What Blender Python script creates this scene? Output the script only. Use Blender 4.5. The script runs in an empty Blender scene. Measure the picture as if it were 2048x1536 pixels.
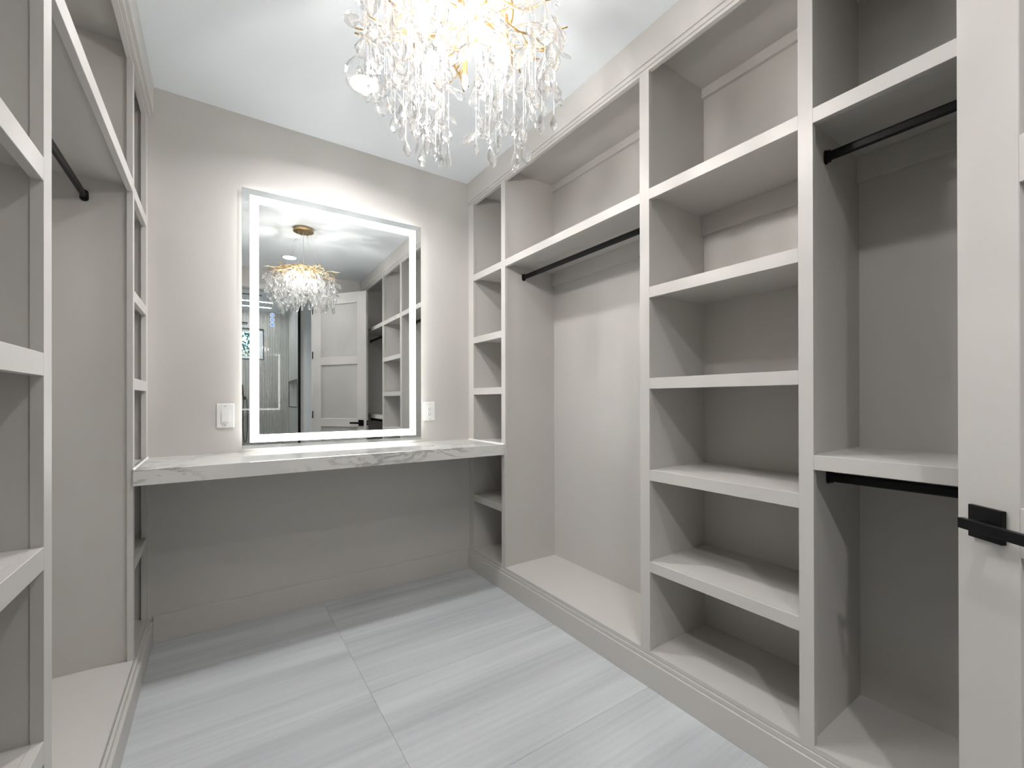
import bpy, bmesh, math, random
from mathutils import Vector, Matrix
random.seed(7)
R = math.radians
sc = bpy.context.scene
COL = sc.collection

# ------------------------------------------------------------------ camera
CAM = Vector((.3107, -2.7737, 1.193))
yaw, pitch, roll = .5927, .0015, -.0019
fw = Vector((math.sin(yaw) * math.cos(pitch), math.cos(yaw) * math.cos(pitch), math.sin(pitch)))
rt0 = Vector((math.cos(yaw), -math.sin(yaw), 0)); up0 = rt0.cross(fw)
rt = rt0 * math.cos(roll) + up0 * math.sin(roll); up = up0 * math.cos(roll) - rt0 * math.sin(roll)
cd = bpy.data.cameras.new('camera'); cam = bpy.data.objects.new('camera', cd); COL.objects.link(cam)
cam.matrix_world = Matrix(((rt.x, up.x, -fw.x, CAM.x), (rt.y, up.y, -fw.y, CAM.y), (rt.z, up.z, -fw.z, CAM.z), (0, 0, 0, 1)))
cd.sensor_width = 36; cd.lens = 875.1114 / 2048 * 36; cd.shift_y = 30.8704 / 2048; cd.clip_start = .02
sc.camera = cam

# ------------------------------------------------------------------ world, exposure
w = bpy.data.worlds.new('sky'); sc.world = w; w.use_nodes = True
bg = w.node_tree.nodes['Background']; bg.inputs[0].default_value = (.72, .86, 1, 1); bg.inputs[1].default_value = 1.0
sc.view_settings.view_transform = 'Standard'; sc.view_settings.look = 'None'
sc.view_settings.gamma = 1; sc.view_settings.use_curve_mapping = False
sc.view_settings.exposure = 1.56
cy = sc.cycles
cy.use_denoising = True
cy.max_bounces = 14; cy.diffuse_bounces = 7; cy.glossy_bounces = 6; cy.transmission_bounces = 10; cy.transparent_max_bounces = 40
cy.sample_clamp_indirect = 8; cy.caustics_reflective = True; cy.caustics_refractive = True
CAN_W, BULB_E, BAND_E, BACK_E, LED_E = 4.8, 262, 2.6, 6, 16

# ------------------------------------------------------------------ materials
def new_mat(n):
    m = bpy.data.materials.new(n); m.use_nodes = True
    nt = m.node_tree; return m, nt, nt.nodes['Principled BSDF']
def plain(n, col, rough=.5, metal=0, spec=.5, bump=0, bscale=60, var=.0):
    m, nt, p = new_mat(n)
    p.inputs['Base Color'].default_value = (*col, 1); p.inputs['Roughness'].default_value = rough
    p.inputs['Metallic'].default_value = metal; p.inputs['Specular IOR Level'].default_value = spec
    tc = nt.nodes.new('ShaderNodeTexCoord')
    if var:
        no = nt.nodes.new('ShaderNodeTexNoise'); no.inputs['Scale'].default_value = 3; no.inputs['Detail'].default_value = 3
        nt.links.new(tc.outputs['Object'], no.inputs['Vector'])
        mp = nt.nodes.new('ShaderNodeMapRange'); mp.inputs['To Min'].default_value = 1 - var; mp.inputs['To Max'].default_value = 1 + var
        nt.links.new(no.outputs[0], mp.inputs['Value'])
        vm = nt.nodes.new('ShaderNodeVectorMath'); vm.operation = 'SCALE'; vm.inputs[0].default_value = col
        nt.links.new(mp.outputs[0], vm.inputs['Scale']); nt.links.new(vm.outputs[0], p.inputs['Base Color'])
    if bump:
        no = nt.nodes.new('ShaderNodeTexNoise'); no.inputs['Scale'].default_value = bscale; no.inputs['Detail'].default_value = 4
        nt.links.new(tc.outputs['Object'], no.inputs['Vector'])
        b = nt.nodes.new('ShaderNodeBump'); b.inputs['Strength'].default_value = bump; b.inputs['Distance'].default_value = .002
        nt.links.new(no.outputs[0], b.inputs['Height']); nt.links.new(b.outputs[0], p.inputs['Normal'])
    return m
def emit(n, col, s):
    m = bpy.data.materials.new(n); m.use_nodes = True; nt = m.node_tree; nt.nodes.clear()
    e = nt.nodes.new('ShaderNodeEmission'); e.inputs[0].default_value = (*col, 1); e.inputs[1].default_value = s
    o = nt.nodes.new('ShaderNodeOutputMaterial'); nt.links.new(e.outputs[0], o.inputs[0]); return m
M = {}
M['paint'] = plain('cabinet_paint', (.556, .540, .516), .42, bump=.05, bscale=90, var=.012)
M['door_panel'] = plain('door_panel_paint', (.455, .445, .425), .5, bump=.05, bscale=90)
M['wall'] = plain('wall_paint', (.541, .524, .500), .6, bump=.12, bscale=160, var=.012)
M['ceiling'] = plain('ceiling_paint', (.80, .845, .88), .8, bump=.12, bscale=120)
M['black'] = plain('matte_black_metal', (.004, .004, .0045), .38, .0, .22)
M['brown_black'] = plain('gunmetal', (.05, .045, .042), .35, .6)
M['gold'] = plain('brushed_gold', (.88, .64, .34), .22, 1)
M['gold_dark'] = plain('aged_gold', (.52, .36, .17), .3, 1)
M['chrome'] = plain('chrome', (.8, .8, .8), .15, 1)
M['wire'] = plain('steel_wire', (.62, .62, .62), .3, .6)
M['plastic'] = plain('white_plastic', (.78, .78, .76), .3)
M['slot'] = plain('dark_slot', (.04, .04, .04), .6)
M['white'] = plain('white_vinyl', (.75, .80, .84), .35)
M['caulk'] = plain('white_caulk', (.8, .79, .77), .4)
M['grout'] = plain('pale_grout', (.50, .51, .515), .8)
M['bath_wall'] = plain('pale_bath_paint', (.60, .63, .65), .35, bump=.03)
M['side_tile'] = plain('smooth_grey_tile', (.62, .62, .60), .35, var=.04)
M['mirror'] = plain('mirror_silver', (.80, .82, .82), .0, 1)
M['can'] = emit('downlight_lens', (1, .99, .98), 12)
M['bulb'] = emit('lit_bulb', (1, .975, .95), BULB_E)
M['band'] = emit('mirror_light_band', (1, 1, 1), BAND_E)
M['back'] = emit('mirror_backlight', (1, .99, .97), BACK_E)
M['led'] = emit('led_strip', (.96, .98, 1), LED_E)
M['touch'] = emit('touch_button_glow', (.30, .52, 1), .26)
M['touch_ring'] = emit('touch_ring_glow', (.80, .90, 1), .42)
def crystal_mat():
    m = bpy.data.materials.new('crystal'); m.use_nodes = True; nt = m.node_tree; nt.nodes.clear()
    g = nt.nodes.new('ShaderNodeBsdfGlass'); g.inputs['IOR'].default_value = 1.52; g.inputs['Roughness'].default_value = .0
    t = nt.nodes.new('ShaderNodeBsdfTransparent'); mx = nt.nodes.new('ShaderNodeMixShader'); mx.inputs[0].default_value = .55
    o = nt.nodes.new('ShaderNodeOutputMaterial')
    nt.links.new(t.outputs[0], mx.inputs[1]); nt.links.new(g.outputs[0], mx.inputs[2])
    d = nt.nodes.new('ShaderNodeBsdfDiffuse'); d.inputs[0].default_value = (.95, .97, 1, 1); tl = nt.nodes.new('ShaderNodeBsdfTranslucent'); tl.inputs[0].default_value = (.95, .97, 1, 1)
    m2 = nt.nodes.new('ShaderNodeMixShader'); m2.inputs[0].default_value = .5; nt.links.new(d.outputs[0], m2.inputs[1]); nt.links.new(tl.outputs[0], m2.inputs[2])
    m3 = nt.nodes.new('ShaderNodeMixShader'); m3.inputs[0].default_value = .008; nt.links.new(mx.outputs[0], m3.inputs[1]); nt.links.new(m2.outputs[0], m3.inputs[2])  # small white diffuse share mixed in to imitate facet glints near the bulbs
    nt.links.new(m3.outputs[0], o.inputs[0]); return m
M['crystal'] = crystal_mat()
def pane_mat(tint=(.985, .995, .992)):
    m = bpy.data.materials.new('clear_glass'); m.use_nodes = True; nt = m.node_tree; nt.nodes.clear()
    g = nt.nodes.new('ShaderNodeBsdfGlossy'); g.inputs['Roughness'].default_value = 0
    t = nt.nodes.new('ShaderNodeBsdfTransparent'); t.inputs[0].default_value = (*tint, 1); mx = nt.nodes.new('ShaderNodeMixShader')
    f = nt.nodes.new('ShaderNodeFresnel'); f.inputs['IOR'].default_value = 1.5
    o = nt.nodes.new('ShaderNodeOutputMaterial')
    nt.links.new(f.outputs[0], mx.inputs[0]); nt.links.new(t.outputs[0], mx.inputs[1]); nt.links.new(g.outputs[0], mx.inputs[2]); nt.links.new(mx.outputs[0], o.inputs[0]); return m
M['glass'] = pane_mat()
def floor_mat():
    m, nt, p = new_mat('linear_vein_tile'); L = nt.links.new; N = nt.nodes.new
    tc = N('ShaderNodeTexCoord'); oi = N('ShaderNodeObjectInfo')
    sh = N('ShaderNodeVectorMath'); sh.operation = 'SCALE'; sh.inputs[0].default_value = (3.7, 9.1, 5.3); L(oi.outputs['Random'], sh.inputs['Scale'])
    ad = N('ShaderNodeVectorMath'); ad.operation = 'ADD'; L(tc.outputs['Object'], ad.inputs[0]); L(sh.outputs[0], ad.inputs[1])
    def streak(sx, sy, det, dist):
        mp = N('ShaderNodeMapping'); mp.inputs['Scale'].default_value = (sx, sy, 1); mp.inputs['Rotation'].default_value = (0, 0, R(2.0)); L(ad.outputs[0], mp.inputs['Vector'])
        n = N('ShaderNodeTexNoise'); n.inputs['Scale'].default_value = 1; n.inputs['Detail'].default_value = det; n.inputs['Distortion'].default_value = dist; L(mp.outputs[0], n.inputs['Vector']); return n
    a = streak(.55, 9, 3, .35); b = streak(1.2, 48, 4, .3); c = streak(60, 160, 2, 0)
    m1 = N('ShaderNodeMath'); m1.operation = 'MULTIPLY_ADD'; m1.inputs[1].default_value = .38; L(b.outputs[0], m1.inputs[0]); L(a.outputs[0], m1.inputs[2])
    m2 = N('ShaderNodeMath'); m2.operation = 'MULTIPLY_ADD'; m2.inputs[1].default_value = .14; L(c.outputs[0], m2.inputs[0]); L(m1.outputs[0], m2.inputs[2])
    cr = N('ShaderNodeValToRGB'); cr.color_ramp.elements[0].position = .50; cr.color_ramp.elements[0].color = (.430, .446, .464, 1)
    cr.color_ramp.elements[1].position = .98; cr.color_ramp.elements[1].color = (.590, .613, .634, 1)
    L(m2.outputs[0], cr.inputs[0]); L(cr.outputs[0], p.inputs['Base Color']); p.inputs['Roughness'].default_value = .26; p.inputs['Specular IOR Level'].default_value = .4
    return m
M['floor'] = floor_mat()
def marble_mat():
    m, nt, p = new_mat('veined_marble'); L = nt.links.new; N = nt.nodes.new
    tc = N('ShaderNodeTexCoord'); mp = N('ShaderNodeMapping'); mp.inputs['Rotation'].default_value = (R(20), R(-38), R(25)); mp.inputs['Scale'].default_value = (2.2, 5.5, 9); L(tc.outputs['Object'], mp.inputs['Vector'])
    n = N('ShaderNodeTexNoise'); n.inputs['Scale'].default_value = 1.7; n.inputs['Detail'].default_value = 9; n.inputs['Roughness'].default_value = .62; n.inputs['Distortion'].default_value = .9; L(mp.outputs[0], n.inputs['Vector'])
    cr = N('ShaderNodeValToRGB'); e = cr.color_ramp.elements
    e[0].position = .46; e[0].color = (0, 0, 0, 1); e[1].position = .50; e[1].color = (1, 1, 1, 1); x = e.new(.55); x.color = (0, 0, 0, 1); L(n.outputs[0], cr.inputs[0])
    n2 = N('ShaderNodeTexNoise'); n2.inputs['Scale'].default_value = 2.6; n2.inputs['Detail'].default_value = 2; L(tc.outputs['Object'], n2.inputs['Vector'])
    r2 = N('ShaderNodeMapRange'); r2.inputs['From Min'].default_value = .44; r2.inputs['From Max'].default_value = .62; L(n2.outputs[0], r2.inputs['Value'])
    mu = N('ShaderNodeMath'); mu.operation = 'MULTIPLY'; L(cr.outputs[0], mu.inputs[0]); L(r2.outputs[0], mu.inputs[1])
    mx = N('ShaderNodeMix'); mx.data_type = 'RGBA'; mx.inputs[6].default_value = (.66, .655, .64, 1); mx.inputs[7].default_value = (.34, .337, .33, 1); L(mu.outputs[0], mx.inputs[0])
    L(mx.outputs[2], p.inputs['Base Color']); p.inputs['Roughness'].default_value = .03; return m
M['marble'] = marble_mat()
def flute_mat():
    m, nt, p = new_mat('fluted_grey_tile'); L = nt.links.new; N = nt.nodes.new
    tc = N('ShaderNodeTexCoord'); mp = N('ShaderNodeMapping'); mp.inputs['Scale'].default_value = (46, 46, .8); L(tc.outputs['Object'], mp.inputs['Vector'])
    n = N('ShaderNodeTexNoise'); n.inputs['Scale'].default_value = 1.2; n.inputs['Detail'].default_value = 4; L(mp.outputs[0], n.inputs['Vector'])
    cr = N('ShaderNodeValToRGB'); cr.color_ramp.elements[0].position = .3; cr.color_ramp.elements[0].color = (.50, .488, .465, 1); cr.color_ramp.elements[1].position = .7; cr.color_ramp.elements[1].color = (.64, .625, .60, 1)
    L(n.outputs[0], cr.inputs[0]); L(cr.outputs[0], p.inputs['Base Color']); p.inputs['Roughness'].default_value = .45; return m
M['flute'] = flute_mat()
def leaf_mat():
    m, nt, p = new_mat('leaves'); L = nt.links.new; N = nt.nodes.new
    tc = N('ShaderNodeTexCoord'); n = N('ShaderNodeTexNoise'); n.inputs['Scale'].default_value = 9; L(tc.outputs['Object'], n.inputs['Vector'])
    cr = N('ShaderNodeValToRGB'); e = cr.color_ramp.elements; e[0].position = .35; e[0].color = (.01, .05, .035, 1); e[1].position = .6; e[1].color = (.06, .30, .22, 1); x = e.new(.72); x.color = (.45, .22, .06, 1)
    L(n.outputs[0], cr.inputs[0]); L(cr.outputs[0], p.inputs['Base Color']); p.inputs['Roughness'].default_value = .6; return m
M['leaf'] = leaf_mat(); M['bark'] = plain('bark', (.12, .08, .05), .9, bump=.5, bscale=20)

# ------------------------------------------------------------------ mesh helpers
WORLD = {}
def box(bm, x0, x1, y0, y1, z0, z1, bev=0):
    if x0 > x1: x0, x1 = x1, x0
    if y0 > y1: y0, y1 = y1, y0
    if z0 > z1: z0, z1 = z1, z0
    r = bmesh.ops.create_cube(bm, size=1)
    for v in r['verts']:
        v.co = Vector(((x0 + x1) / 2 + v.co.x * (x1 - x0), (y0 + y1) / 2 + v.co.y * (y1 - y0), (z0 + z1) / 2 + v.co.z * (z1 - z0)))
    if bev:
        ed = list({e for v in r['verts'] for e in v.link_edges})
        bmesh.ops.bevel(bm, geom=ed, offset=bev, segments=1, affect='EDGES')
    return bm
def B(*a, bev=0): return box(bmesh.new(), *a, bev=bev)
def tube(bm, pts, r, n=8, r2=None):
    pts = [Vector(p) for p in pts]; rings = []
    for i, p in enumerate(pts):
        d = (pts[min(i + 1, len(pts) - 1)] - pts[max(i - 1, 0)]).normalized()
        a = d.orthogonal().normalized() if i == 0 else (rings_a - d * rings_a.dot(d)).normalized()
        rings_a = a; b = d.cross(a)
        rr = r if r2 is None else r + (r2 - r) * i / (len(pts) - 1)
        rings.append([bm.verts.new(p + (a * math.cos(2 * math.pi * k / n) + b * math.sin(2 * math.pi * k / n)) * rr) for k in range(n)])
    for i in range(len(rings) - 1):
        for k in range(n):
            bm.faces.new((rings[i][k], rings[i][(k + 1) % n], rings[i + 1][(k + 1) % n], rings[i + 1][k]))
    bm.faces.new(rings[0][::-1]); bm.faces.new(rings[-1]); return bm
def lathe(bm, prof, c=(0, 0, 0), n=24, axis='z'):
    rings = []
    for r, h in prof:
        ring = []
        for k in range(n):
            a = 2 * math.pi * k / n
            if axis == 'z': co = (r * math.cos(a), r * math.sin(a), h)
            elif axis == 'y': co = (r * math.cos(a), h, r * math.sin(a))
            else: co = (h, r * math.cos(a), r * math.sin(a))
            ring.append(bm.verts.new(Vector(co) + Vector(c)))
        rings.append(ring)
    for i in range(len(rings) - 1):
        for k in range(n):
            bm.faces.new((rings[i][k], rings[i][(k + 1) % n], rings[i + 1][(k + 1) % n], rings[i + 1][k]))
    bm.faces.new(rings[0][::-1]); bm.faces.new(rings[-1]); return bm
def finish(bm, name, mat, smooth=False):
    bmesh.ops.recalc_face_normals(bm, faces=bm.faces)
    me = bpy.data.meshes.new(name); bm.to_mesh(me); bm.free(); me.materials.append(mat)
    if smooth: me.shade_smooth()
    return me
def obj(name, bm, mat, parent=None, smooth=False, label=None, kind=None):
    org = WORLD.get(parent.name, Vector()) if parent else Vector()
    if org.length: bmesh.ops.translate(bm, verts=bm.verts, vec=-org)
    o = bpy.data.objects.new(name, finish(bm, name, mat, smooth)); COL.objects.link(o)
    if parent: o.parent = parent; WORLD[o.name] = org
    if label: o['label'] = label
    if kind: o['kind'] = kind
    return o
def struct(name, bm, mat, parent=None):
    o = obj(name, bm, mat, parent)
    if not parent: o['kind'] = 'structure'
    return o
def thing(name, label, cat, loc, group=None, kind=None):
    o = bpy.data.objects.new(name, None); COL.objects.link(o); o.location = loc; o['label'] = label
    if kind: o['kind'] = kind
    else: o['category'] = cat
    if group: o['group'] = group
    o.empty_display_size = .1; WORLD[o.name] = Vector(loc); return o
def tag(o, label, cat, group=None):
    o['label'] = label; o['category'] = cat
    if group: o['group'] = group
    return o

# ------------------------------------------------------------------ the closet shell
H = 2.74; XL, XR = .028, 1.806; YF = -3.15
fl = struct('floor', B(-.39, 2.22, -3.28, 0, -.05, -.0022), M['grout'])
xs = [-.39, .8285, 2.049]; ys = [-3.28, -2.80, -2.19, -1.58, -.97, -.36, 0]
for i, x0 in enumerate(xs):
    x1 = xs[i + 1] if i < 2 else 2.22
    for j in range(len(ys) - 1):
        obj('tile', B(x0 + .0004, x1 - .0004, ys[j] + .0004, ys[j + 1] - .0004, -.0021, 0, bev=.0003), M['floor'], fl)
struct('ceiling', B(-.39, 2.22, -3.28, .12, H, H + .1), M['ceiling'])
struct('wall_back', B(-.39, 2.22, 0, .12, -.05, H), M['wall'])
struct('wall_left', B(-.51, -.39, -3.28, .12, -.05, H), M['wall'])
struct('wall_right', B(2.22, 2.34, -3.28, .12, -.05, H), M['wall'])
DX0, DX1, DZ = .462, 1.236, 2.50
bm = B(-.39, DX0, YF - .13, YF, 0, H); box(bm, DX1, 2.22, YF - .13, YF, 0, H); box(bm, DX0, DX1, YF - .13, YF, DZ, H)
struct('wall_front', bm, M['wall'])
# door casing and jambs
bm = B(DX0 - .07, DX0 - .004, YF, YF + .014, 0, DZ + .066); box(bm, DX1 + .004, DX1 + .07, YF, YF + .014, 0, DZ + .066); box(bm, DX0 - .004, DX1 + .004, YF, YF + .014, DZ + .004, DZ + .066)
struct('trim_1', bm, M['paint'])
bm = B(DX0, DX0 + .004, YF - .13, YF, 0, DZ - .006); box(bm, DX1 - .004, DX1, YF - .13, YF, 0, DZ - .006); box(bm, DX0, DX1, YF - .13, YF, DZ - .006, DZ)
struct('trim_2', bm, M['paint'])
# back wall baseboard
struct('baseboard_back', B(.0485, 1.7935, -.012, 0, 0, .135, bev=.001), M['wall'])
# ------------------------------------------------------------------ built-in banks
XP = .40        # depth of a bank behind its face plane
def bank(side, cfg):
    s = 1 if side == 'right' else -1
    X = XR if side == 'right' else XL
    def bx(bm, d0, d1, y0, y1, z0, z1, bev=0): return box(bm, X + s * d0, X + s * d1, y0, y1, z0, z1, bev)
    def bb(*a, bev=0): return bx(bmesh.new(), *a, bev=bev)
    ft = .019
    ZB, ZT, ZC = .145, 2.57, 2.643
    # continuous base and crown boards
    base = struct('baseboard_' + side, bb(-.0125 if side == 'right' else -.0205, 0, YF, 0, 0, .108, bev=.0012), M['paint'])
    struct('base_cap', bb(-.006 if side == 'right' else -.010, 0, YF, 0, .108, .1275, bev=.0012), M['paint'], base)
    crown = struct('trim_3' if side == 'right' else 'trim_4', bb(-.011 if side == 'right' else -.024, 0, YF, 0, 2.602, H), M['paint'])
    struct('crown_bead', bb(-.005 if side == 'right' else -.012, 0, YF, 0, 2.584, 2.602, bev=.001), M['paint'], crown)
    for u in cfg:
        y0, y1 = u['open']; yf, ynear = u['far'], u['near']      # stiles: yf (far end) > y0, y1 > ynear (near end)
        t = thing(u['name'], u['label'], 'closet shelving', (X + s * .2, (yf + ynear) / 2, 0), u.get('group'))
        if u.get('far_stile'): obj('stile', bb(0, ft, y0, yf, .1275, 2.584), M['paint'], t)
        obj('stile', bb(0, ft, ynear, y1, .1275, 2.584), M['paint'], t)
        if u.get('far_stile'): obj('partition', bb(ft, XP, y0 + u['rf'], yf, .1, ZC), M['paint'], t)
        # near partition: its far face sits a little behind the stile edge
        rn = u['rn']; cn = u.get('near_face', ynear)
        obj('partition', bb(ft, XP, cn, y1 - .006, .1, ZC), M['paint'], t)
        obj('back_panel', bb(XP, XP + .012, cn, yf, 0.1, ZC + .02), M['paint'], t)
        ya, yz = u['inner']
        obj('top_panel', bb(ft, XP, yz, ya, ZC, ZC + .02), M['paint'], t)
        obj('top_rail', bb(0, ft, y1, y0, ZT, 2.584), M['paint'], t)
        obj('bottom_panel', bb(ft, XP, yz, ya, .12, ZB), M['paint'], t)
        obj('bottom_rail', bb(0, ft, y1, y0, .1275, ZB), M['paint'], t)
        obj('cleat', bb(XP - .018, XP, yz, ya, ZC - .045, ZC, bev=.001), M['paint'], t)
        for k, sh in enumerate(u['shelves']):
            zb_, zt_, cl = sh[:3]
            shf = obj('shelf', bb(ft, XP, yz, ya, zt_ - .026, zt_), M['paint'], t)
            if len(sh) < 4: obj('shelf_nosing', bb(0, ft, y1, y0, zb_, zt_, bev=.0008), M['paint'], shf)
            if cl: obj('cleat', bb(XP - .018, XP, yz, ya, zt_ - .026 - .088, zt_ - .026, bev=.001), M['paint'], t)
RS = [(2.0299, 2.0747, 1), (1.6195, 1.6645, 0), (1.2388, 1.2838, 0), (.8562, .9012, 0), (.4753, .5190, 0)]
LS = [(2.0299, 2.0747, 1), (1.6258, 1.6718, 0), (1.2423, 1.2876, 0), (.8613, .9065, 0), (.4810, .5261, 0)]
CT, CB = .914, .849
bank('right', [
    dict(name='cubby_tower', far=0, open=(-.0698, -.4329), near=-.478, far_stile=1, rf=.004, rn=.006, near_face=-.472, inner=(-.066, -.439),
         label='narrow tower of open cubbies in the corner at the right end of the marble vanity',
         shelves=[(2.0299, 2.0747, 1), (1.5914, 1.635, 1), (1.2315, 1.2761, 1), (CT - .04, CT - .001, 1, 1), (.4852, .533, 0)]),
    dict(name='hanging_bay', far=-.472, open=(-.478, -1.5316), near=-1.5799, rf=0, rn=.005, near_face=-1.575, inner=(-.472, -1.5376),
         label='wide open hanging bay with one rod, right of the narrow cubby tower beside the vanity',
         shelves=[(2.0299, 2.0747, 1)]),
    dict(name='shelf_bay', far=-1.575, open=(-1.5799, -2.1445), near=-2.1851, rf=0, rn=.012, near_face=-2.173, inner=(-1.575, -2.150),
         label='open bay of six stacked cubbies with five thick shelves on the right wall', shelves=RS),
    dict(name='double_hanging_bay', far=-2.173, open=(-2.1851, -3.105), near=-3.149, rf=0, rn=0, near_face=-3.13, inner=(-2.173, -3.111),
         label='dark double hanging bay with two rods, partly hidden behind the open door at far right',
         shelves=[(2.0298, 2.0746, 1), (.9804, 1.0244, 1)])])
bank('left', [
    dict(name='cubby_tower', far=0, open=(-.0563, -.414), near=-.4513, far_stile=1, rf=.026, rn=.006, near_face=-.435, inner=(-.030, -.420),
         label='narrow tower of open cubbies in the corner at the left end of the marble vanity',
         shelves=[(2.0307, 2.0786, 1), (1.6023, 1.6463, 1), (1.2393, 1.2862, 1), (CT - .04, CT - .001, 1, 1), (.4961, .538, 0)]),
    dict(name='hanging_bay', far=-.435, open=(-.4513, -1.4975), near=-1.547, rf=0, rn=.005, near_face=-1.543, inner=(-.435, -1.5035),
         label='wide open hanging bay with one rod on the left wall, before the left cubby tower',
         shelves=[(2.0386, 2.090, 1)]),
    dict(name='shelf_bay', far=-1.543, open=(-1.547, -2.112), near=-2.152, rf=0, rn=.012, near_face=-2.14, inner=(-1.543, -2.118),
         label='bay of thick open shelves at the far left edge, nearest the camera', shelves=LS),
    dict(name='double_hanging_bay', far=-2.14, open=(-2.152, -3.105), near=-3.149, rf=0, rn=0, near_face=-3.13, inner=(-2.14, -3.111),
         label='double hanging bay on the left wall beside the doorway, behind the camera',
         shelves=[(2.0298, 2.0746, 1), (.9804, 1.0244, 1)])])
# shower of rods
def rod(x, ya, yb, zc, label, group='black closet rods'):
    t = thing('closet_rod', label, 'closet rod', (x, (ya + yb) / 2, zc), group)
    bm = bmesh.new(); n = 16; rings = []
    for y in (ya - .004, yb + .004):
        ring = []
        for k in range(n):
            a = 2 * math.pi * k / n
            cx, cz = math.cos(a), math.sin(a)
            ring.append(bm.verts.new((x + .0078 * cx, y, zc + .0078 * cz + (.0072 if cz > 0 else -.0072))))
        rings.append(ring)
    for k in range(n): bm.faces.new((rings[0][k], rings[0][(k + 1) % n], rings[1][(k + 1) % n], rings[1][k]))
    bm.faces.new(rings[0]); bm.faces.new(rings[1][::-1])
    obj('rod', bm, M['black'], t, smooth=False)
    for y, d in ((ya, -1), (yb, 1)):
        bm = bmesh.new()
        prof = [(y, 1), (y + d * .004, 1), (y + d * .0045, .8), (y + d * .014, .76)]
        rings = []
        for yy, q in prof:
            rings.append([bm.verts.new((x + .0135 * q * math.cos(2 * math.pi * k / n), yy, zc + .0125 * q * math.sin(2 * math.pi * k / n) + (.0100 if math.sin(2 * math.pi * k / n) > 0 else -.0100))) for k in range(n)])
        for i in range(3):
            for k in range(n): bm.faces.new((rings[i][k], rings[i][(k + 1) % n], rings[i + 1][(k + 1) % n], rings[i + 1][k]))
        bm.faces.new(rings[0]); bm.faces.new(rings[-1][::-1])
        obj('rod_flange', bm, M['black'], t)
rod(1.952, -.472, -1.538, 1.984, 'black closet rod in the wide right hanging bay next to the narrow cubby tower')
rod(1.928, -2.173, -3.111, 1.968, 'black upper closet rod in the dark bay beside the door, under its high shelf')
rod(1.940, -2.173, -3.111, .945, 'black lower closet rod in the dark bay beside the door, above the door handle height')
rod(-.118, -.435, -1.5035, 1.992, 'black closet rod in the left hanging bay')
rod(-.118, -2.14, -3.111, 1.968, 'black upper closet rod in the left bay behind the camera')
rod(-.118, -2.14, -3.111, .945, 'black lower closet rod in the left bay behind the camera')

# ------------------------------------------------------------------ vanity top
t = thing('vanity_countertop', 'thick white marble vanity countertop with grey veins below the lit mirror', 'countertop', (.917, -.23, CB))
ct = obj('slab', B(XL + .0008, XR - .0008, -.466, 0, CB, CT, bev=.0012), M['marble'], t)
bm = bmesh.new()
for x, d in ((XL, 1), (XR, -1)):
    v = [bm.verts.new(c) for c in ((x, -.464, CT), (x + d * .006, -.464, CT), (x, -.464, CT + .006), (x, -.002, CT), (x + d * .006, -.002, CT), (x, -.002, CT + .006))]
    for f in ((0, 1, 2), (3, 5, 4), (0, 3, 4, 1), (1, 4, 5, 2), (2, 5, 3, 0)): bm.faces.new([v[i] for i in f])
obj('caulk_bead', bm, M['caulk'], t)

# ------------------------------------------------------------------ lit mirror
MC = Vector((.925, -.030, 1.636)); mw, mh = .5055, .7035
t = thing('lighted_mirror', 'large backlit rectangular mirror with glowing white border above the marble countertop', 'mirror', (MC.x, MC.y, MC.z))
WORLD[t.name] = Vector()
obj('mirror_glass', B(-mw, mw, 0, .005, -mh, mh, bev=.0008), M['mirror'], t)
def ring(a, b, c, d, y0, y1):   # outer half sizes a,b; inner c,d
    bm = B(-a, a, y0, y1, d, b); box(bm, -a, a, y0, y1, -b, -d); box(bm, -a, -c, y0, y1, -d, d); box(bm, c, a, y0, y1, -d, d); return bm
bo, bi = .0375, .0795
obj('light_band', ring(mw - bo, mh - bo + .004, mw - bi, mh - bi + .004, -.0006, .0002), M['band'], t, label='glowing white light band')
obj('mirror_case', B(-mw + .05, mw - .05, .005, .026, -mh + .05, mh - .05), M['plastic'], t)
obj('back_light', ring(mw - .038, mh - .038, mw - .048, mh - .048, .008, .018), M['back'], t, label='hidden backlight strip')
for k, z in enumerate((1.666, 1.640, 1.613)):
    x0, z0 = .563 - MC.x, z - MC.z
    bt = obj('touch_button', lathe(bmesh.new(), [(.0088, -.0004), (.0088, .0003)], (x0, 0, z0), 20, 'y'), M['touch'], t, label='small blue glowing touch button')
    bm = bmesh.new(); n = 24
    vs = [[bm.verts.new((x0 + r * math.cos(2 * math.pi * q / n), y, z0 + r * math.sin(2 * math.pi * q / n))) for q in range(n)] for r, y in ((.0088, -.0008), (.0112, -.0008), (.0112, .0), (.0088, .0))]
    for i in range(4):
        for q in range(n): bm.faces.new((vs[i][q], vs[i][(q + 1) % n], vs[(i + 1) % 4][(q + 1) % n], vs[(i + 1) % 4][q]))
    obj('button_ring', bm, M['touch_ring'], bt)
    bm = bmesh.new()
    if k == 0:
        for q in range(3):
            a = math.pi * q / 3; dx, dz = .005 * math.cos(a), .005 * math.sin(a)
            tube(bm, [(x0 - dx, -.0007, z0 - dz), (x0 + dx, -.0007, z0 + dz)], .0006, 4)
    elif k == 1:
        for dx in (-.0035, 0, .0035): lathe(bm, [(.0014, -.0009), (.0014, -.0004)], (x0 + dx, 0, z0), 8, 'y')
    else:
        tube(bm, [(x0, -.0007, z0 + .001), (x0, -.0007, z0 + .005)], .0006, 4)
    obj('button_icon', bm, M['touch_ring'], bt)
t.rotation_euler = (0, 0, -.0095)

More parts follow.
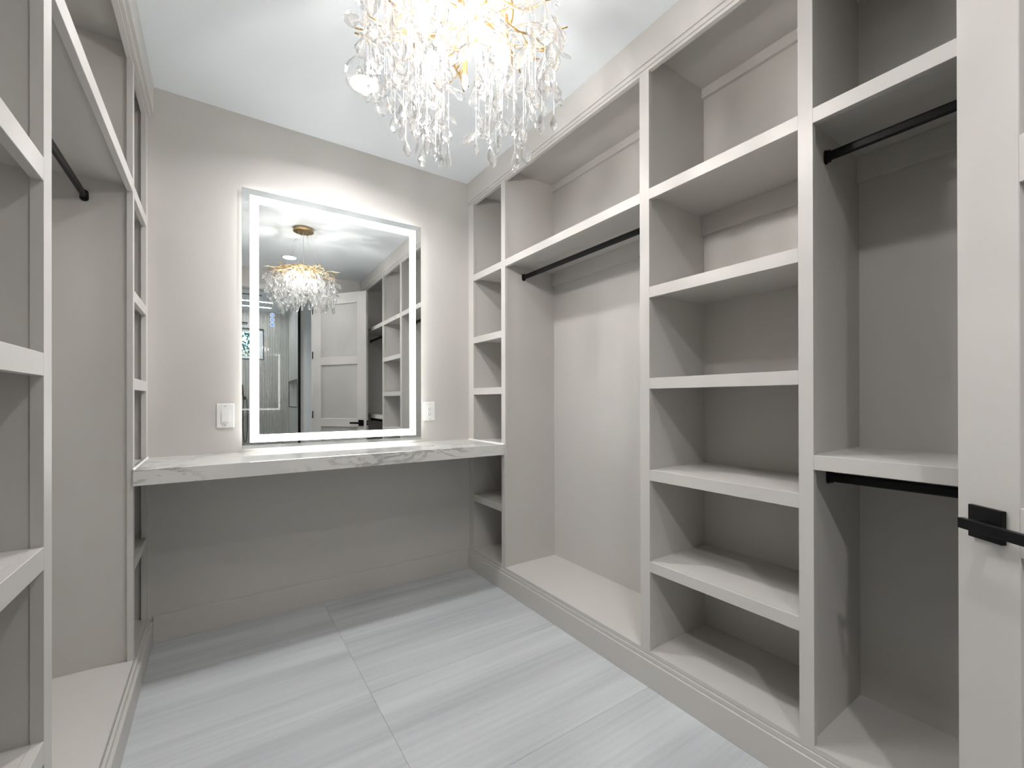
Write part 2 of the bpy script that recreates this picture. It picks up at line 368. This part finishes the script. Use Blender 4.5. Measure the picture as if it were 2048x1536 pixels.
# ------------------------------------------------------------------ switch and outlet
t = thing('light_switch', 'white rocker light switch plate on the wall left of the mirror', 'light switch', (.3455, 0, 1.1135))
obj('plate', B(.306, .385, -.006, 0, 1.050, 1.177, bev=.0025), M['plastic'], t)
bm = bmesh.new(); v = [bm.verts.new(c) for c in ((.3290, -.0065, 1.080), (.3620, -.0065, 1.080), (.3620, -.0065, 1.147), (.3290, -.0065, 1.147), (.3290, -.0125, 1.080), (.3620, -.0125, 1.080), (.3620, -.0072, 1.147), (.3290, -.0072, 1.147))]
for f in ((0, 1, 2, 3), (4, 7, 6, 5), (0, 4, 5, 1), (1, 5, 6, 2), (2, 6, 7, 3), (3, 7, 4, 0)): bm.faces.new([v[i] for i in f])
obj('rocker', bm, M['plastic'], t)
for z in (1.062, 1.165): obj('screw', lathe(bmesh.new(), [(.003, -.0072), (.003, -.005)], (.3455, 0, z), 10, 'y'), M['chrome'], t)
t = thing('power_outlet', 'white duplex outlet with wall plate right of the mirror', 'outlet', (1.5015, 0, 1.118))
obj('plate', B(1.461, 1.542, -.006, 0, 1.055, 1.181, bev=.0025), M['plastic'], t)
obj('receptacle', B(1.485, 1.518, -.0085, -.004, 1.085, 1.151, bev=.001), M['plastic'], t)
bm = bmesh.new()
for z in (1.137, 1.103):
    box(bm, 1.4935, 1.4955, -.0088, -.008, z - .004, z + .004); box(bm, 1.5075, 1.5095, -.0088, -.008, z - .0035, z + .0035)
    lathe(bm, [(.0026, -.0088), (.0026, -.008)], (1.5015, 0, z - .0105), 10, 'y')
obj('slots', bm, M['slot'], t, label='dark plug slots')
for z in (1.067, 1.169): obj('screw', lathe(bmesh.new(), [(.003, -.0072), (.003, -.005)], (1.5015, 0, z), 10, 'y'), M['chrome'], t)

# ------------------------------------------------------------------ door (local x runs hinge -> tip, y+ is the visible face side)
TIP = Vector((1.712, -2.513, 0)); HG = Vector((1.232, -3.143, 0))
dv = (TIP - HG).normalized(); DW = (TIP - HG).length
t = bpy.data.objects.new('door_1', None); COL.objects.link(t); t['kind'] = 'structure'
t['label'] = 'open warm grey three-panel door with black lever handle'
t.location = HG; t.rotation_euler = (0, 0, math.atan2(dv.y, dv.x)); WORLD[t.name] = Vector()
DT, DB, th = 2.482, .012, .036
obj('door_stile', B(0, .118, -th, 0, DB, DT, bev=.0015), M['paint'], t)
obj('door_stile', B(DW - .1295, DW, -th, 0, DB, DT, bev=.0015), M['paint'], t)
for z0, z1 in ((2.356, DT), (1.624, 1.718), (.877, .976), (DB, .235)):
    obj('door_rail', B(.1175, DW - .129, -th, 0, z0, z1, bev=.0012), M['paint'], t)
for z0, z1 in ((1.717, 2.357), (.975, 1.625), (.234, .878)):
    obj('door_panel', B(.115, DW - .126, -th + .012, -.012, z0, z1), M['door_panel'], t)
hc = DW - .070; hz = .928
for sgn, y in ((1, 0), (-1, -th)):
    h = obj('door_handle', B(hc - .035, hc + .035, y, y + sgn * .011, hz - .035, hz + .035, bev=.0012), M['black'], t, label='black lever handle on a square plate')
    obj('lever_neck', lathe(bmesh.new(), [(.011, y + sgn * .008), (.011, y + sgn * .046)], (hc, 0, hz), 16, 'y'), M['black'], h)
    obj('lever', B(hc - .125, hc + .013, y + sgn * .040, y + sgn * .053, hz - .011, hz + .011, bev=.0012), M['black'], h)
lp = obj('latch_plate', B(DW - .0005, DW + .0015, -th / 2 - .0125, -th / 2 + .0125, hz - .028, hz + .028, bev=.0005), M['black'], t)
obj('latch_bolt', B(DW, DW + .011, -th / 2 - .006, -th / 2 + .006, hz - .009, hz + .009, bev=.001), M['chrome'], lp)
for z in (.25, 1.02, 1.75, 2.30):
    obj('hinge', tube(bmesh.new(), [(-.004, .004, z - .045), (-.004, .004, z + .045)], .006, 10), M['black'], t)

# ------------------------------------------------------------------ recessed ceiling lights
def can(x, y, label, power=1.0):
    t = thing('recessed_light', label, 'ceiling light', (x, y, H))
    bm = bmesh.new(); n = 40
    prof = [(.064, H - .001), (.066, H - .004), (.082, H - .003), (.085, H), (.064, H)]
    rings = [[bm.verts.new((x + r * math.cos(2 * math.pi * k / n), y + r * math.sin(2 * math.pi * k / n), z)) for k in range(n)] for r, z in prof]
    for i in range(5):
        for k in range(n): bm.faces.new((rings[i][k], rings[i][(k + 1) % n], rings[(i + 1) % 5][(k + 1) % n], rings[(i + 1) % 5][k]))
    obj('trim_ring', bm, M['plastic'], t, smooth=True)
    obj('lens', lathe(bmesh.new(), [(.064, H - .002), (.064, H - .0005)], (x, y, 0), 32), M['can'], t, label='glowing round lens')
    ld = bpy.data.lights.new('downlight', 'AREA'); ld.shape = 'DISK'; ld.size = .118; ld.spread = R(150); ld.energy = CAN_W * power; ld.color = (1, .99, .98)
    lo = bpy.data.objects.new('downlight', ld); COL.objects.link(lo); lo.location = (0, 0, -.0045); lo.parent = t
can(.909, -.600, 'round recessed ceiling light glowing left of the chandelier, near the mirror wall')
can(.912, -2.555, 'round recessed ceiling light at the doorway end, seen in the mirror above the chandelier', .45)
can(.10, -3.95, 'unseen ceiling light added to brighten the bathroom outside the shower glass', 2.0)  # added lamp, out of view, brightens the bathroom seen in the mirror

# ------------------------------------------------------------------ chandelier
CC = Vector((.925, -1.60, 0))
t = thing('chandelier', 'large round crystal chandelier with gold twig branches, hanging lit in front of the mirror', 'chandelier', (CC.x, CC.y, H))
def P(r, a, z): return Vector((CC.x + r * math.cos(a), CC.y + r * math.sin(a), z))
cnp = obj('canopy', lathe(bmesh.new(), [(.066, H), (.066, H - .024), (.001, H - .024)], CC, 40), M['gold'], t, smooth=False)
obj('canopy_plate', lathe(bmesh.new(), [(.085, H - .024), (.085, H - .030), (.082, H - .032), (.001, H - .032)], CC, 40), M['gold_dark'], cnp)
for k in range(6): obj('wire_grip', lathe(bmesh.new(), [(.004, H - .032), (.004, H - .044), (.002, H - .05)], P(.055, k * math.pi / 3 + .3, 0), 8), M['chrome'], cnp)
ZR = 2.365
for k in range(6):
    obj('suspension_wire', tube(bmesh.new(), [P(.055, k * math.pi / 3 + .3, H - .045), P(.15, k * math.pi / 3 + .3, ZR)], .0007, 5), M['wire'], t)
obj('power_cord', tube(bmesh.new(), [P(0, 0, H - .03), P(0, 0, ZR)], .0022, 8), M['wire'], t, label='clear power cord')
# frame rings + hub
bm = bmesh.new()
for rr, z, tr in ((.15, ZR, .0045), (.075, ZR + .006, .004)):
    n, mth = 40, 6
    rings = [[bm.verts.new(P(rr + tr * math.cos(2 * math.pi * q / mth), 2 * math.pi * k / n, z + tr * math.sin(2 * math.pi * q / mth))) for q in range(mth)] for k in range(n)]
    for k in range(n):
        for q in range(mth): bm.faces.new((rings[k][q], rings[(k + 1) % n][q], rings[(k + 1) % n][(q + 1) % mth], rings[k][(q + 1) % mth]))
for k in range(4): tube(bm, [P(.15, k * math.pi / 2, ZR), P(0, 0, ZR + .004), ], .0035, 6)
lathe(bm, [(.006, ZR - .012), (.014, ZR), (.009, ZR + .02), (.004, ZR + .03)], CC, 16)
obj('frame', bm, M['gold'], t, smooth=True)
tips = []
NB = 14
for k in range(NB):
    a = 2 * math.pi * k / NB + random.uniform(-.08, .08)
    bm = bmesh.new(); z = ZR + random.uniform(-.012, .02); pts = []
    aa = a
    for i in range(8):
        r = .04 + .245 * i / 7; aa += random.uniform(-.07, .09)
        pts.append(P(r, aa, z + .022 * math.sin(i * 1.2 + k) - .035 * (i / 7) ** 2))
    tube(bm, pts, .0048, 8, .0032); tips.append(pts[-1])
    for j in (2, 4, 5):
        sgn = random.choice((-1, 1)); p0 = pts[j]; rr = (p0 - CC).to_2d().length; q = [p0]
        ab = math.atan2(p0.y - CC.y, p0.x - CC.x)
        for i in range(1, 4): q.append(P(rr + .035 * i, ab + sgn * .13 * i * (.15 / max(rr, .1)), p0.z + random.uniform(-.012, .008) - .008 * i))
        tube(bm, q, .0038, 7, .0028); tips.append(q[-1])
    br = obj('branch', bm, M['gold'], t, smooth=True)
# bulbs: gold tubes that hang from the rings, candle bulbs below
for k in range(8):
    a = 2 * math.pi * k / 8 + .25; r = .13 if k % 3 else .06; zt = ZR - .005; l = .062 + .03 * (k % 2)
    so = obj('lamp_socket', lathe(bmesh.new(), [(.006, zt), (.0075, zt - .012), (.0075, zt - l), (.006, zt - l - .002)], P(r, a, 0), 14), M['gold'], t, smooth=False)
    zb = zt - l
    obj('bulb', lathe(bmesh.new(), [(.004, zb), (.0075, zb - .006), (.0095, zb - .018), (.0085, zb - .032), (.005, zb - .042), (.001, zb - .047)], P(r, a, 0), 14), M['bulb'], so, smooth=True, label='lit bulb')
# faceted leaf crystals
def crystal_mesh(L_, W_, T_, kind):
    bm = bmesh.new()
    top = bm.verts.new((0, 0, 0)); bot = bm.verts.new((0, 0, -L_))
    n = 8
    secs = [(.16, .42), (.42, .88), (.64, 1.0), (.84, .62)] if kind == 0 else ([(.12, .3), (.4, .62), (.7, 1.0), (.9, .72)] if kind == 1 else [(.1, .7), (.35, 1.0), (.7, .9), (.93, .5)])
    rings = []
    for h, wd in secs:
        rings.append([bm.verts.new((W_ / 2 * wd * math.cos(2 * math.pi * k / n), T_ / 2 * (wd ** .8) * math.sin(2 * math.pi * k / n) * (1.0 if k % 2 == 0 else .78), -L_ * h)) for k in range(n)])
    for k in range(n):
        bm.faces.new((top, rings[0][k], rings[0][(k + 1) % n])); bm.faces.new((bot, rings[-1][(k + 1) % n], rings[-1][k]))
    for i in range(len(rings) - 1):
        for k in range(n):
            a_, b_, c_, d_ = rings[i][k], rings[i][(k + 1) % n], rings[i + 1][(k + 1) % n], rings[i + 1][k]
            if (i + k) % 2: bm.faces.new((a_, b_, c_)); bm.faces.new((a_, c_, d_))
            else: bm.faces.new((a_, b_, d_)); bm.faces.new((b_, c_, d_))
    return finish(bm, 'crystal', M['crystal'])
CM = [crystal_mesh(.078, .039, .013, 0), crystal_mesh(.070, .034, .013, 1), crystal_mesh(.058, .029, .011, 0), crystal_mesh(.046, .020, .011, 2)]
view_az = math.atan2(CAM.y - CC.y, CAM.x - CC.x)
strands = []
NS = 76
for k in range(NS):
    for tries in range(40):
        r = math.sqrt(random.uniform(.004, .090)); a = random.uniform(0, 2 * math.pi)
        p = P(r, a, 0)
        off = abs((p.x - CC.x) * -math.sin(view_az) + (p.y - CC.y) * math.cos(view_az))
        if off < .035 and random.random() < .9: continue
        if all((p - q[0]).length > .034 for q in strands): break
    strands.append((p, r, a))
ncr = 0; spare = []
strands.sort(key=lambda s: (s[0] - Vector((CAM.x, CAM.y, 0))).length)
for si, (p, r, a) in enumerate(strands):
    z0 = ZR - .01 - .05 * (r / .31) ** 2
    off = abs((p.x - CC.x) * -math.sin(view_az) + (p.y - CC.y) * math.cos(view_az))
    lobe = math.exp(-((off - .15) / .10) ** 2)
    bottom = 2.092 + .03 * random.uniform(-1, 1.3) - .055 * lobe + (.03 if r > .27 else 0)
    if random.random() < .16: bottom -= .035
    if si % 7 == 3: bottom += .12
    wb = tube(bmesh.new(), [(p.x, p.y, z0), (p.x, p.y, bottom + .03)], .0005, 4)
    tipz = z0
    st = obj('crystal_strand', wb, M['wire'], t)
    z = z0 - random.uniform(.0, .03); side = random.uniform(0, 6.28)
    items = []
    while z > bottom + .06:
        items.append((z, random.uniform(.25, 1.05), side)); side += 2.4 + random.uniform(-.4, .4); z -= random.uniform(.045, .064)
    items.append((bottom + .03, random.uniform(0, .2), side))
    for (zz, tilt, sd) in items:
        mi = random.choice((0, 0, 1, 2, 2, 3))
        mat = Matrix.Translation((p.x, p.y, zz)) @ Matrix.Rotation(sd, 4, 'Z') @ Matrix.Rotation(tilt, 4, 'Y') @ Matrix.Rotation(random.uniform(0, 3.1), 4, 'Z')
        ncr += 1
        if ncr <= 298:
            c = bpy.data.objects.new('crystal', CM[mi]); COL.objects.link(c); c.parent = st
            c.matrix_basis = Matrix.Translation(-WORLD[t.name]) @ mat
        else: spare.append((mi, mat))
bm = bmesh.new()
for mi, mat in spare:
    tmp = CM[mi].copy(); tmp.transform(mat); bm.from_mesh(tmp); bpy.data.meshes.remove(tmp)
if spare: obj('far_crystals', bm, M['crystal'], t, kind='stuff')

# ------------------------------------------------------------------ bathroom beyond the doorway (seen in the mirror)
BY = -6.0; BX0, BX1 = -.9, 2.6; SX = 1.25; GY = -4.6
struct('floor_bathroom', B(BX0, BX1, BY - .15, YF - .13, -.05, -.001), M['side_tile'])
struct('ceiling_bathroom', B(BX0, BX1, BY, YF - .13, H, H + .1), M['ceiling'])
struct('wall_bathroom_left', B(BX0 - .12, BX0, BY - .15, YF - .13, -.05, H + .1), M['side_tile'])
struct('wall_bathroom_right', B(BX1, BX1 + .12, GY - .1, YF - .13, -.05, H + .1), M['bath_wall'])
bm = B(BX0, -.39, YF - .13, YF - .01, -.05, H); box(bm, 2.22, BX1, YF - .13, YF - .01, -.05, H)
struct('wall_bathroom_front', bm, M['bath_wall'])
WX0, WX1, WZ0, WZ1 = -.10, .856, 1.912, 2.42
bm = B(BX0, WX0, BY - .15, BY - .01, 0, H); box(bm, WX1, SX + .12, BY - .15, BY - .01, 0, H); box(bm, WX0, WX1, BY - .15, BY - .01, 0, WZ0); box(bm, WX0, WX1, BY - .15, BY - .01, WZ1, H)
wbk = struct('wall_bathroom_back', bm, M['grout'])
def fluted(x0, x1, z0, z1, y, parent, d=.012, pitch=.024, axis='x', sg=1):
    n = max(2, round((x1 - x0) / pitch)); bm = bmesh.new(); row = []
    w_ = (x1 - x0) / n
    for i in range(n):
        for fx, fy in ((0, 0), (.12, .72), (.32, 1), (.68, 1), (.88, .72)):
            row.append((x0 + w_ * (i + fx), fy * d))
    row.append((x1, 0))
    A_ = []; B_ = []
    for (u, v) in row:
        c = (lambda z: (u, y + v * sg, z)) if axis == 'x' else (lambda z: (y + v * sg, u, z))
        A_.append(bm.verts.new(c(z0))); B_.append(bm.verts.new(c(z1)))
    for i in range(len(row) - 1): bm.faces.new((A_[i], A_[i + 1], B_[i + 1], B_[i]))
    obj('fluted_tile', bm, M['flute'], parent)
tz = [0, 1.228, 2.420, H]; tx = [-.9, -.3, .3, .856, SX]
for j in range(3):
    for i in range(4):
        x0, x1 = tx[i] + .001, tx[i + 1] - .001; z0, z1 = tz[j] + .001, tz[j + 1] - .001
        if j == 1 and x0 < WX1 - .01 and x1 > WX0:
            fluted(x0, x1, z0, WZ0, BY - .01, wbk)
            if x0 < WX0: fluted(x0, WX0, WZ0, z1, BY - .01, wbk)
        else: fluted(x0, x1, z0, z1, BY - .01, wbk)
# side wall with the niche
NY0, NY1, NZ0, NZ1 = -5.90, -4.80, 1.093, 1.515
bm = B(SX, SX + .10, BY, NY0, 0, H); box(bm, SX, SX + .10, NY1, GY, 0, H); box(bm, SX, SX + .10, NY0, NY1, 0, NZ0); box(bm, SX, SX + .10, NY0, NY1, NZ1, H); box(bm, SX + .09, SX + .12, NY0, NY1, NZ0, NZ1)
sw = struct('wall_shower_side', bm, M['side_tile'])
fluted(NY0, NY1, NZ0, NZ1, SX + .089, sw, axis='y', sg=-1)
bm = B(SX - .004, SX + .006, NY0 - .014, NY1 + .014, NZ1, NZ1 + .014); box(bm, SX - .004, SX + .006, NY0 - .014, NY1 + .014, NZ0 - .014, NZ0); box(bm, SX - .004, SX + .006, NY0 - .014, NY0, NZ0, NZ1); box(bm, SX - .004, SX + .006, NY1, NY1 + .014, NZ0, NZ1)
obj('niche_trim', bm, M['black'], sw, label='thin black frame around the shower niche')
struct('wall_bathroom_end', B(SX + .10, BX1, GY - .1, GY, -.05, H), M['bath_wall'])
# window
wn = thing('window_1', '', '', (.4, BY, WZ0), kind='structure'); wn['label'] = 'black-trimmed bathroom window with trees outside'
def wring(x0, x1, z0, z1, y0, y1, t_):
    bm = B(x0, x1, y0, y1, z0, z0 + t_); box(bm, x0, x1, y0, y1, z1 - t_, z1); box(bm, x0, x0 + t_, y0, y1, z0 + t_, z1 - t_); box(bm, x1 - t_, x1, y0, y1, z0 + t_, z1 - t_); return bm
obj('window_trim', wring(WX0 - .012, WX1 + .012, WZ0 - .012, WZ1 + .012, BY - .008, BY + .006, .012), M['black'], wn)
obj('window_frame', wring(WX0, WX1, WZ0, WZ1, BY - .09, BY - .03, .045), M['white'], wn)
bm = B(.66, .815, BY - .085, BY - .045, WZ0 + .045, WZ1 - .045)
obj('window_sash', bm, M['white'], wn)
obj('window_pane', B(WX0 + .045, .66, BY - .07, BY - .064, WZ0 + .045, WZ1 - .045), M['glass'], wn)
# shower enclosure
t = thing('shower_screen', 'clear glass shower screen with a black post, seen in the mirror', 'shower screen', (.3, GY, 0))
obj('glass_panel', B(BX0 + .02, SX - .03, GY - .005, GY + .005, .02, 2.66), M['glass'], t)
obj('post', B(SX - .015, SX + .020, GY + .001, GY + .025, 0, H - .002, bev=.001), M['black'], t, label='black vertical post')
obj('bottom_channel', B(BX0, SX - .015, GY - .01, GY + .01, 0, .02), M['black'], t)
t = thing('air_vent', 'black linear slot vent in the bathroom ceiling, seen in the mirror', 'vent', (.2, -4.69, H))
obj('vent_slot', B(-.5, .765, -4.72, -4.66, H - .004, H), M['black'], t)
for y, x1, lb in ((-5.15, .945, 'white linear ceiling light nearer the shower glass, seen in the mirror'), (-5.60, .952, 'white linear ceiling light nearer the shower window, seen in the mirror')):
    t = thing('linear_light', lb, 'ceiling light', (.3, y, H))
    obj('light_frame', B(-.45, x1 + .006, y - .026, y + .026, H - .003, H), M['plastic'], t)
    obj('diffuser', B(-.44, x1, y - .02, y + .02, H - .006, H - .003), M['led'], t, label='glowing diffuser')
t = thing('rain_shower_head', 'square dark rain shower head hanging from the shower ceiling', 'shower head', (.50, -5.5, 2.43))
obj('head', B(.39, .61, -5.61, -5.39, 2.425, 2.440, bev=.002), M['brown_black'], t)
obj('arm', tube(bmesh.new(), [(.5, -5.5, 2.44), (.5, -5.5, H)], .010, 12), M['brown_black'], t)
t = thing('hand_shower', 'dark hand shower on a wall holder with a looping hose, seen in the mirror', 'hand shower', (.57, -5.98, 1.24))
obj('handset', tube(bmesh.new(), [(.545, -5.95, 1.46), (.552, -5.95, 1.36), (.560, -5.955, 1.25)], .014, 10, .010), M['brown_black'], t)
obj('holder', B(.552, .602, -5.99, -5.935, 1.212, 1.262, bev=.003), M['brown_black'], t)
hp = []
for i in range(31):
    s_ = i / 30; a_ = s_ * math.pi
    hp.append((.562 + .052 * s_ - .045 * math.sin(a_) * (1 - 2 * s_), -5.95, 1.215 - .73 * math.sin(a_) ** .75))
obj('hose', tube(bmesh.new(), hp, .006, 8), M['brown_black'], t, smooth=True, label='dark flexible hose')
# tree outside
t = thing('tree', 'leafy green tree outside the bathroom window, seen in the mirror', 'tree', (.3, -8.6, 0))
obj('trunk', tube(bmesh.new(), [(.3, -8.6, 0), (.36, -8.6, 1.2), (.28, -8.6, 2.6), (.36, -8.6, 3.6)], .12, 8, .04), M['bark'], t)
bm = bmesh.new()
for i in range(5200):
    while True:
        q = Vector((random.uniform(-1, 1), random.uniform(-1, 1), random.uniform(-1, 1)))
        if q.length < 1: break
    c = Vector((.3 + q.x * 1.7, -8.6 + q.y * .9, 2.55 + q.z * 1.5)); s_ = random.uniform(.03, .06)
    u = Vector((random.gauss(0, 1), random.gauss(0, 1), random.gauss(0, 1))).normalized(); v_ = u.orthogonal().normalized()
    bm.faces.new([bm.verts.new(c + u * s_), bm.verts.new(c + v_ * s_ * .5), bm.verts.new(c - u * s_), bm.verts.new(c - v_ * s_ * .5)])
obj('foliage', bm, M['leaf'], t, kind='stuff')
